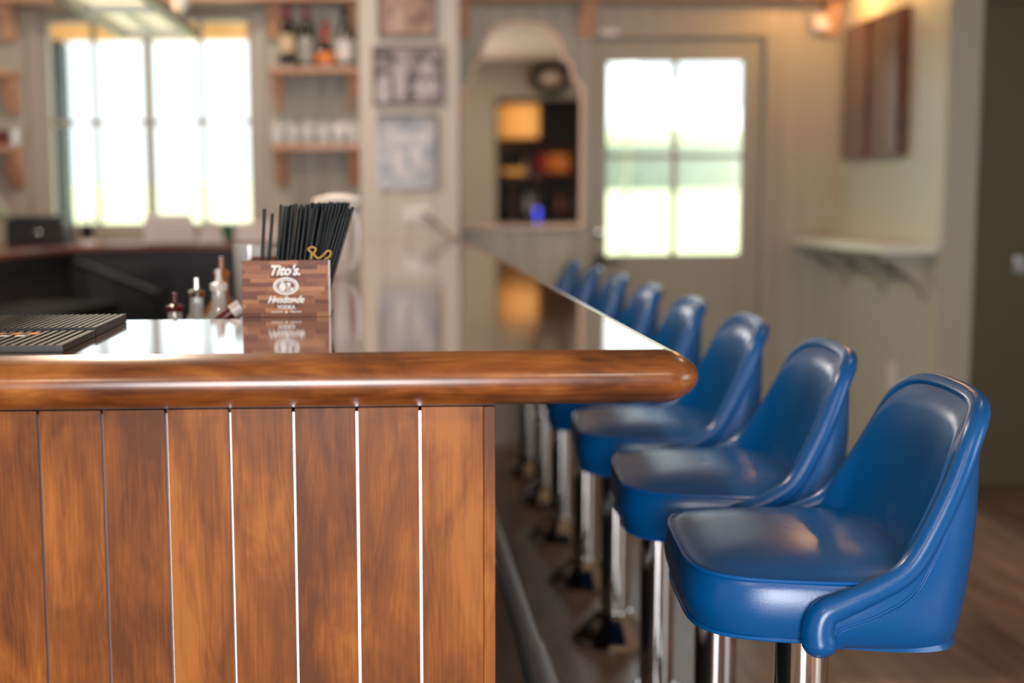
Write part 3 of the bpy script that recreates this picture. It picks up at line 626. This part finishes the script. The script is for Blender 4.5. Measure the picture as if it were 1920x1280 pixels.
tag(k.build('paper_twist', M['twine'], smooth=True), 'curly golden paper twist lying on the rim of the wooden caddy', 'twist tie')

# ================================================================ white pitcher behind the straws
t = thing('white_pitcher', 'white lidded pitcher with a handle on the bar behind the straws', 'pitcher', (-.118, 3.2, 1.0705))
MB().lathe([(.001, 0), (.022, 0), (.024, .02), (.027, .08), (.028, .15), (.03, .17), (.001, .17)], n=28).build('body', M['whitep'], t, True)
MB().lathe([(.001, .171), (.060, .171), (.066, .18), (.062, .198), (.02, .208), (.001, .209)], n=28).build('lid', M['white'], t, True)
MB().tube(smooth_path([(.030, 0, .168), (.044, 0, .15), (.047, 0, .10), (.043, 0, .05), (.028, 0, .02)]), .009, 10).build('handle', M['whitep'], t, True)

# ================================================================ bar mat
bmt = thing('bar_mat', 'black ribbed rubber bar mat with orange and white lettering on the bar end', 'bar mat', (-.424, 1.662, 1.0705))
k = MB().box(-.50, 0, 0, .19, 0, .004)
k2 = MB().box(-.50, 0, .195, .415, 0, .006)
for i in range(41): k.box(-.498+.0122*i, -.498+.0122*i+.0068, .002, .188, .004, .009)
for i in range(50): k2.box(-.4985+.01*i, -.4985+.01*i+.005, .197, .413, .006, .0125)
for i in range(20): k2.box(-.499, -.001, .199+.011*i, .2022+.011*i, .006, .0115)
k.build('front_grid', M['rubber'], bmt); k2.build('raised_grid', M['rubber'], bmt)
MB().box(-.50, 0, 0, .002, .004, .009).box(-.002, 0, .002, .19, .004, .0092).box(-.002, 0, .195, .415, .006, .0128).build('rim', M['rubber'], bmt)
k = MB(); kw = MB()
for i in range(6): k.box(-.205+.024*i, -.190+.024*i, .135, .160, .0091, .0096)
for i in range(6): kw.box(-.205+.022*i, -.191+.022*i, .112, .126, .0091, .0096)
k.box(-.22, -.135, .06, .085, .0091, .0096); kw.box(-.22, -.13, .03, .052, .0091, .0096)
k.build('orange_print', M['orange'], bmt); kw.build('white_print', M['ink'], bmt)

# ================================================================ items on the back counter
t = thing('cash_box', 'black box with a round silver knob at the left end of the counter', 'box', (-1.57, 5.86, 1.0705), 0)
MB().box(-.13, .13, -.12, .12, 0, .115).build('case', M['black'], t, bevel=.008)
MB().box(-.12, .12, -.11, .11, .116, .132).build('lid', M['postd'], t, bevel=.006)
MB().lathe([(.001, 0), (.010, 0), (.012, .012), (.001, .016)], n=16, m=Matrix.Rotation(PI/2, 4, 'X')).build('knob', M['chrome'], t, True, loc=(.02, -.121, .06))
t = thing('red_cup', 'red cup standing behind the black box', 'cup', (-1.545, 6.12, 1.0705))
MB().lathe([(.001, 0), (.03, 0), (.042, .12), (.040, .12), (.028, .004), (.001, .004)], n=20).build('cup', M['red'], t, True)
t = thing('pen_cup', 'dark pen cup on a white base in front of the window', 'pen cup', (-1.345, 5.79, 1.0705))
MB().lathe([(.001, 0), (.038, 0), (.038, .022), (.001, .022)], n=20).build('base', M['white'], t, True)
MB().lathe([(.001, .023), (.027, .023), (.03, .09), (.027, .09), (.024, .028), (.001, .028)], n=20).build('cup', M['bottle_d'], t, True)
for i, (dx, m, lab) in enumerate(((-.018, M['orange'], 'orange'), (-.006, M['white'], 'white'), (.008, M['dred'], 'dark red'), (.018, M['whitep'], 'pinkish'))):
    tag(MB().tube([(-1.345+dx*.6, 5.79, 1.10), (-1.345+dx*1.5, 5.79+.004*i, 1.205)], .004, 8).build('pen', m, smooth=True), lab+' pen standing in the dark pen cup', 'pen')
t = thing('napkin_stack', 'tall stack of pale folded paper napkins under the right window sash', 'napkins', (-.99, 5.90, 1.0705), .08)
for i in range(5): MB().box(-.115, .115-.004*i, -.06, .06, .027*i+.0005, .027*i+.0255).build('bundle', M['white'], t, bevel=.006)
t = thing('paper_bag', 'crumpled pale paper bag leaning beside the napkin stack', 'bag', (-.79, 5.83, 1.0705), .2)
MB().rings([[(a*(.055-.012*i)*(1+.1*((i*7+j) % 3)), b*.04, .034*i+.003*((i+j) % 2)) for j, (a, b) in enumerate(((-1, -1), (-.3, -1.2), (.5, -1), (1, -.4), (1, .7), (.2, 1.1), (-.7, .9), (-1.1, .2)))] for i in range(4)]).build('bag', M['white'], t)
t = thing('green_canister', 'dark green canister between the paper bag and the white box', 'canister', (-.742, 6.02, 1.0705))
MB().lathe([(.001, 0), (.032, 0), (.032, .07), (.001, .07)], n=20).build('body', M['green'], t, True)
MB().lathe([(.001, .0705), (.033, .0705), (.033, .085), (.001, .085)], n=20).build('lid', M['screw'], t, True)
t = thing('white_box', 'low white box on the counter below the right end of the window', 'box', (-.60, 6.0, 1.0705))
MB().box(-.10, .10, -.07, .07, 0, .065).build('carton', M['whitep'], t, bevel=.004)
MB().box(-.103, .103, -.073, .073, .0655, .092).build('lid', M['white'], t, bevel=.004)
t = thing('cone_lamp', 'olive cone lamp shade with a dark rim on a thin pale stem', 'lamp', (-1.75, 5.35, 1.0705))
MB().lathe([(.03, .34), (.11, .28), (.185, .135), (.180, .135), (.105, .27), (.03, .33)], n=28).build('shade', plain('olive_shade', (.16, .17, .10), .5), t, True)
MB().tube([(.186*math.cos(q*PI/16), .186*math.sin(q*PI/16), .134) for q in range(33)], .006, 8, False).build('rim', M['black'], t, True)
MB().tube([(0, 0, .01), (0, 0, .33)], .008).lathe([(.001, 0), (.07, 0), (.07, .012), (.001, .014)]).build('stand', M['gilt'], t, True)

# ================================================================ hanging rack, lamplight on its shelves put in as glow
rk = thing('hanging_rack', 'hanging metal glass rack with cream shelves given a glow of their own over the bar', 'rack', (-.85, 3.9, 1.88)); L = -Vector(rk.location)
def rp(name, k, m): o = k.build(name, m, rk, bevel=.002); o.location = L; return o
rp('side_rail', MB().box(-.745, -.705, 2.4, 4.92, 1.875, 1.905), M['rack']); rp('side_rail', MB().box(-1.0, -.96, 2.4, 4.92, 1.875, 1.905), M['rack'])
for y in (4.90, 4.27, 3.6, 2.9): rp('cross_bar', MB().box(-.9595, -.7455, y-.018, y+.018, 1.876, 1.900), M['steel'])
rp('middle_bar', MB().box(-.862, -.846, 4.289, 4.881, 1.877, 1.895), M['steel'])
for y0, y1 in ((4.29, 4.88), (3.62, 4.25), (2.92, 3.58)): rp('shelf_panel', MB().box(-.958, -.747, y0, y1, 1.901, 1.908), M['glow'])
for x in (-.725, -.98):
    for y in (4.55, 2.6): o = MB().tube([(x, y, 1.906), (x, y, 2.869)], .010).build('hanger', M['gilt'], rk, True); o.location = L
t = thing('wine_glass', 'wine glass with a bright bowl standing on the hanging rack', 'glass', (-.726, 4.72, 1.9085))
MB().lathe([(.001, 0), (.014, 0), (.014, .002), (.003, .006), (.003, .03), (.02, .045), (.030, .075), (.026, .11), (.024, .11), (.028, .075), (.001, .05)], n=20).build('glass', M['clear'], t, True)

# ================================================================ bar stools
def make_stool():
    S = thing('bar_stool', '', 'bar stool')
    # seat cushion
    def outline(inset, n=44):
        pts = []
        for i in range(n):
            a = 2*PI*i/n; ca, sa = math.cos(a), math.sin(a); e = .42
            x = math.copysign(abs(ca)**e, ca); y = math.copysign(abs(sa)**e, sa)
            X = (-.197+inset) if x < 0 else (.16-inset)
            Y = (.206+.010*(1-x*x))-inset
            pts.append((abs(x)*X, y*Y*(1-.05*max(0, -x))))
        return pts
    lev = [(.05, .637), (.014, .638), (.006, .6405), (.002, .648), (-.005, .67), (-.008, .69), (-.004, .715), (.0, .7265), (.004, .731), (.010, .7315), (.022, .736), (.05, .744), (.09, .750), (.135, .7535), (.17, .7545), (.2, .755)]
    R = [[(x, y, z) for x, y in outline(i)] for i, z in lev]
    seat = MB().rings(R).build('seat', M['leather'], S, True, angle=1.2)
    for ins, z in ((-.0005, .7285), (.003, .6425)):
        o = [(x, y, z) for x, y in outline(ins, 72)]; MB().tube(o+[o[0]], .0034, 8, False).build('piping', M['piping'], seat, True)
    MB().lathe([(.001, .612), (.085, .612), (.09, .622), (.09, .6365), (.001, .6365)], n=28).build('seat_plate', M['black'], S, True)
    # bucket back
    rim = [(-.030, .232, .650), (-.032, .232, .668), (-.025, .232, .690), (.002, .231, .704), (.042, .229, .722), (.090, .222, .752), (.126, .211, .808), (.158, .197, .872), (.182, .179, .928), (.200, .153, .954), (.212, .115, .965), (.219, .065, .969), (.221, 0, .970)]
    bot = [(.010, .208, .632), (.013, .209, .632), (.024, .210, .632), (.045, .211, .631), (.072, .211, .630), (.103, .209, .629), (.132, .202, .628), (.158, .186, .627), (.176, .160, .627), (.187, .130, .627), (.194, .095, .627), (.199, .052, .627), (.200, 0, .627)]
    inn = [(.012, .215, .68), (.014, .215, .68), (.018, .215, .69), (.030, .212, .70), (.045, .205, .705), (.062, .196, .71), (.082, .184, .715), (.102, .172, .72), (.112, .150, .722), (.120, .115, .724), (.126, .075, .725), (.130, .038, .725), (.131, 0, .725)]
    full = lambda q: smooth_path([(u, -w, z) for u, w, z in q]+[(u, w, z) for u, w, z in q[-2::-1]], 4)
    Rm, Bt, In = full(rim), full(bot), full(inn)
    n = len(Rm); rows = []
    for t in (0, .025, .07, .2, .4, .6, .8, 1.0):
        bul = .012*math.sin(PI*min(t, 1))
        row = []
        for b, r in zip(Bt, Rm):
            p = b.lerp(r, t); d = Vector((max(p.x, 0)*1.2, p.y, 0)); d = d.normalized() if d.length > 1e-5 else Vector((1, 0, 0))
            ed = .016 if t == 0 else (.006 if t < .05 else 0)
            row.append(p+d*(bul-ed))
        rows.append(row)
    for t in (0, .03, .07, .15, .3, .5, .7, .85, 1.0):
        row = []
        for r, i in zip(Rm, In):
            p = r.lerp(i, t); d = Vector((-1, -p.y*1.2, 0)).normalized(); up = Vector((0, 0, 1)); e_ = max(0, 1-t*t)*min(1, (i-r).length/.10)
            if t == 0: row.append(r+up*.012*min(1, (i-r).length/.10)+d*.004)
            else: row.append(p+d*(.021*min(1, t/.06)**.5*e_))
        rows.append(row)
    back = MB().rings(rows, closed=False, cap=(False, False))
    k = len(back.v)
    back.v += [tuple(p) for p in Bt]+[tuple(p) for p in In]
    mid = [(p.x, 0, p.z) for p in Bt]
    # closed underside between shell bottom and lower inner line
    for j in range(n-1): back.f.append((k+j, k+j+1, k+n+j+1, k+n+j))
    bk = back.build('backrest', M['leather'], S, True, angle=1.3)
    rr = []
    for j in range(n):
        s_ = min(j, n-1-j)/((n-1)/2); rr.append(.0175-.003*min(1, s_) if s_ > .30 else .0245-.007*(s_/.30))
    # rounded knob ends
    pth = [Rm[0]+Vector((0, 0, -q)) for q in (.021, .019, .014, .007)]+Rm+[Rm[-1]+Vector((0, 0, -q)) for q in (.007, .014, .019, .021)]
    rad = [.004, .012, .019, .0235]+rr+[.0235, .019, .012, .004]
    MB().tube(pth, rad, 16).build('rolled_edge', M['leather'], bk, True, angle=1.2)
    for dd in (.031, .0355):
        q = []
        for j in range(3, n-3):
            r, b = Rm[j], Bt[j]; L_ = (r-b).length; t = 1-dd/L_; p = b.lerp(r, t)
            d = Vector((max(p.x, 0)*1.2, p.y, 0)).normalized(); q.append(p+d*(.012*math.sin(PI*t)+.0006))
        MB().tube(q, .0014, 6).build('stitching', M['piping'], bk, True)
    # chrome pedestal
    MB().lathe([(.041, .07), (.041, .6115), (.001, .6115)], n=40).build('column', M['chrome'], S, True)
    R = []
    for r, z in ((.001, 0), (.122, 0), (.124, .006), (.118, .011), (.112, .016), (.050, .080), (.046, .086), (.001, .087)):
        R.append([(r*math.cos(2*PI*j/14), r*math.sin(2*PI*j/14), z) for j in range(14)])
    MB().rings(R).build('base', M['chrome'], S, False)
    return S
s0 = make_stool()
names = ['blue vinyl bar stool nearest the plank end of the bar, first of the row', 'second blue stool of the row, its seat just clear of the bar corner',
         'third blue stool, its dark seat shaded under the bar corner', 'fourth blue stool of the row counted from the plank bar end', 'fifth blue stool of the row counted from the plank bar end',
         'sixth blue stool of the row, third from the glazed door', 'seventh blue stool, next to last before the back wall', 'last blue bar stool, farthest along the row by the back wall']
rot = [-5.5, -5, -4, -4.5, -4, -4, -4.5, -4]
for i in range(8):
    s = s0 if i == 0 else copy_tree(s0)
    s.location = (.648, (1.93, 2.445, 2.99, 3.55, 4.10, 4.66, 5.22, 5.78)[i], 0); s.rotation_euler = (0, 0, math.radians(rot[i]))
    s['label'] = names[i]; s['group'] = 'blue bar stools along the bar'

# ================================================================ service room shown in the mirror
sb = thing('bottle_shelf', 'dark shelves with bottles seen reflected in the arched mirror', 'shelf', (2.2, -3.6, 0))
for z in (1.05, 1.5, 1.9): MB().box(-.95, .95, -.15, .15, z, z+.03).build('board', M['dark_wood'], sb)
for x in (-.97, .95): MB().box(x, x+.02, -.15, .15, 0, 2.2).build('side', M['dark_wood'], sb)
random.seed(5)
cols = [M['dred'], M['bottle_d'], M['clear'], M['amber'], M['bottle_g'], M['whitep']]
cn = ['dark red', 'black', 'clear', 'amber', 'green', 'white']
for r, z in enumerate((1.081, 1.531)):
    for i in range(8):
        c_ = random.randrange(6); x = 1.42+i*.2+random.uniform(-.03, .03)
        bottle('liquor_bottle', cn[c_]+(' bottle on the lower' if r == 0 else ' bottle on the middle')+' shelf in the mirror reflection', x, -3.6, z, [(p[0]*.9, p[1]*.9) for p in BORD], cols[c_], group='liquor bottles reflected in the mirror')
t = thing('drum_pendant', 'glowing amber drum lamp reflected in the arched mirror', 'lamp', (1.64, -2.92, 2.0))
MB().lathe([(.245, 0), (.25, 0), (.25, .38), (.245, .38)], n=32).build('shade', M['lampshade'], t, True)
MB().tube([(0, 0, .2), (0, 0, .868)], .006).build('cord', M['black'], t, True)
t = thing('drum_pendant', 'second smaller amber lamp at the right edge of the mirror reflection', 'lamp', (2.55, -3.0, 2.1))
MB().lathe([(.05, .22), (.14, .02), (.135, .02), (.045, .22)], n=24).build('shade', M['lampshade'], t, True)
MB().tube([(0, 0, .2), (0, 0, .768)], .006).build('cord', M['black'], t, True)
t = thing('copper_pan_pendant', 'lit copper pan pendant built as a glowing dish, low in the mirror reflection', 'tray', (1.62, -3.28, 1.562))
MB().lathe([(.001, 0), (.10, 0), (.17, .06), (.165, .06), (.10, .005), (.001, .005)], n=24).build('dish', M['lampshade'], t, True)  # pan pendant built as a dish, with the glow in its material
MB().tube([(0, 0, -.031), (0, 0, -.001)], .04).build('foot', M['screw'], t, True)
tag(MB().box(1.5, 1.74, -3.4, -3.16, 1.50, 1.53).box(1.60, 1.64, -3.30, -3.26, .001, 1.499).build('pan_stand', M['dark_wood']), 'dark stand under the copper pan in the reflection', 'stand')
tag(MB().box(1.92, 2.02, -3.3, -3.2, 1.58, 1.80).build('red_carton', M['red'], bevel=.004), 'red carton in the mirror reflection', 'box')
tag(MB().box(2.04, 2.30, -3.3, -3.2, 1.58, 1.80).build('orange_carton', M['orange'], bevel=.004), 'orange carton beside the red one in the reflection', 'box')
tag(MB().box(1.88, 2.36, -3.35, -3.15, 1.55, 1.579).box(1.88, 1.90, -3.35, -3.15, .001, 1.549).box(2.34, 2.36, -3.35, -3.15, .001, 1.549).build('carton_stand', M['dark_wood']), 'dark stand under the red and orange cartons in the reflection', 'stand')
tag(MB().lathe([(.001, -.03), (.03, -.015), (.03, .015), (.001, .03)], c=(1.83, -2.55, 1.10), n=16).lathe([(.001, -.149), (.01, -.149), (.01, -.03), (.001, -.03)], c=(1.83, -2.55, 1.10), n=10).build('indicator_lamp', M['blue'], smooth=True), 'small blue light low in the mirror reflection', 'light')
k = MB(); P = [(.20*math.cos(q*PI/16), 0, .14*math.sin(q*PI/16)) for q in range(33)]
wt = thing('oval_wreath', 'dark oval wreath with a pale center reflected near the mirror top', 'wreath', (1.98, -2.45, 2.66))
MB().tube(P, .055, 10, False).build('ring', M['screw'], wt, True)
MB().prism([(.17*math.cos(q*PI/8), .11*math.sin(q*PI/8)) for q in range(16)], 'Y', -.045, -.03).build('center', M['gilt'], wt)
# unseen warm ceiling lights, added as general fill for the room
for i, (x, y, e_) in enumerate(((1.0, -.9, 16), (-1.0, -.9, 18), (1.9, 3.2, 4), (-.9, 3.6, 48), (-.9, 5.3, 22))):
    t = thing('fill_light', ('added round fill light on the ceiling behind the camera, stool side', 'added round fill light on the ceiling behind the camera, bar side', 'added round fill light on the ceiling above the stools', 'added round fill light on the ceiling above the bar well', 'added round fill light on the ceiling near the big window')[i], 'ceiling light', (x, y, 2.869), 0, 'added ceiling fill lights')
    MB().lathe([(.06, -.004), (.085, -.004), (.085, 0), (.06, 0)], n=24).build('trim_ring', M['white'], t, True)
    l = light('fill_lamp', 'AREA', (x, y, 2.862), (0, 0, 0), e_, (1, .80, .62), shape='DISK', size=.12)
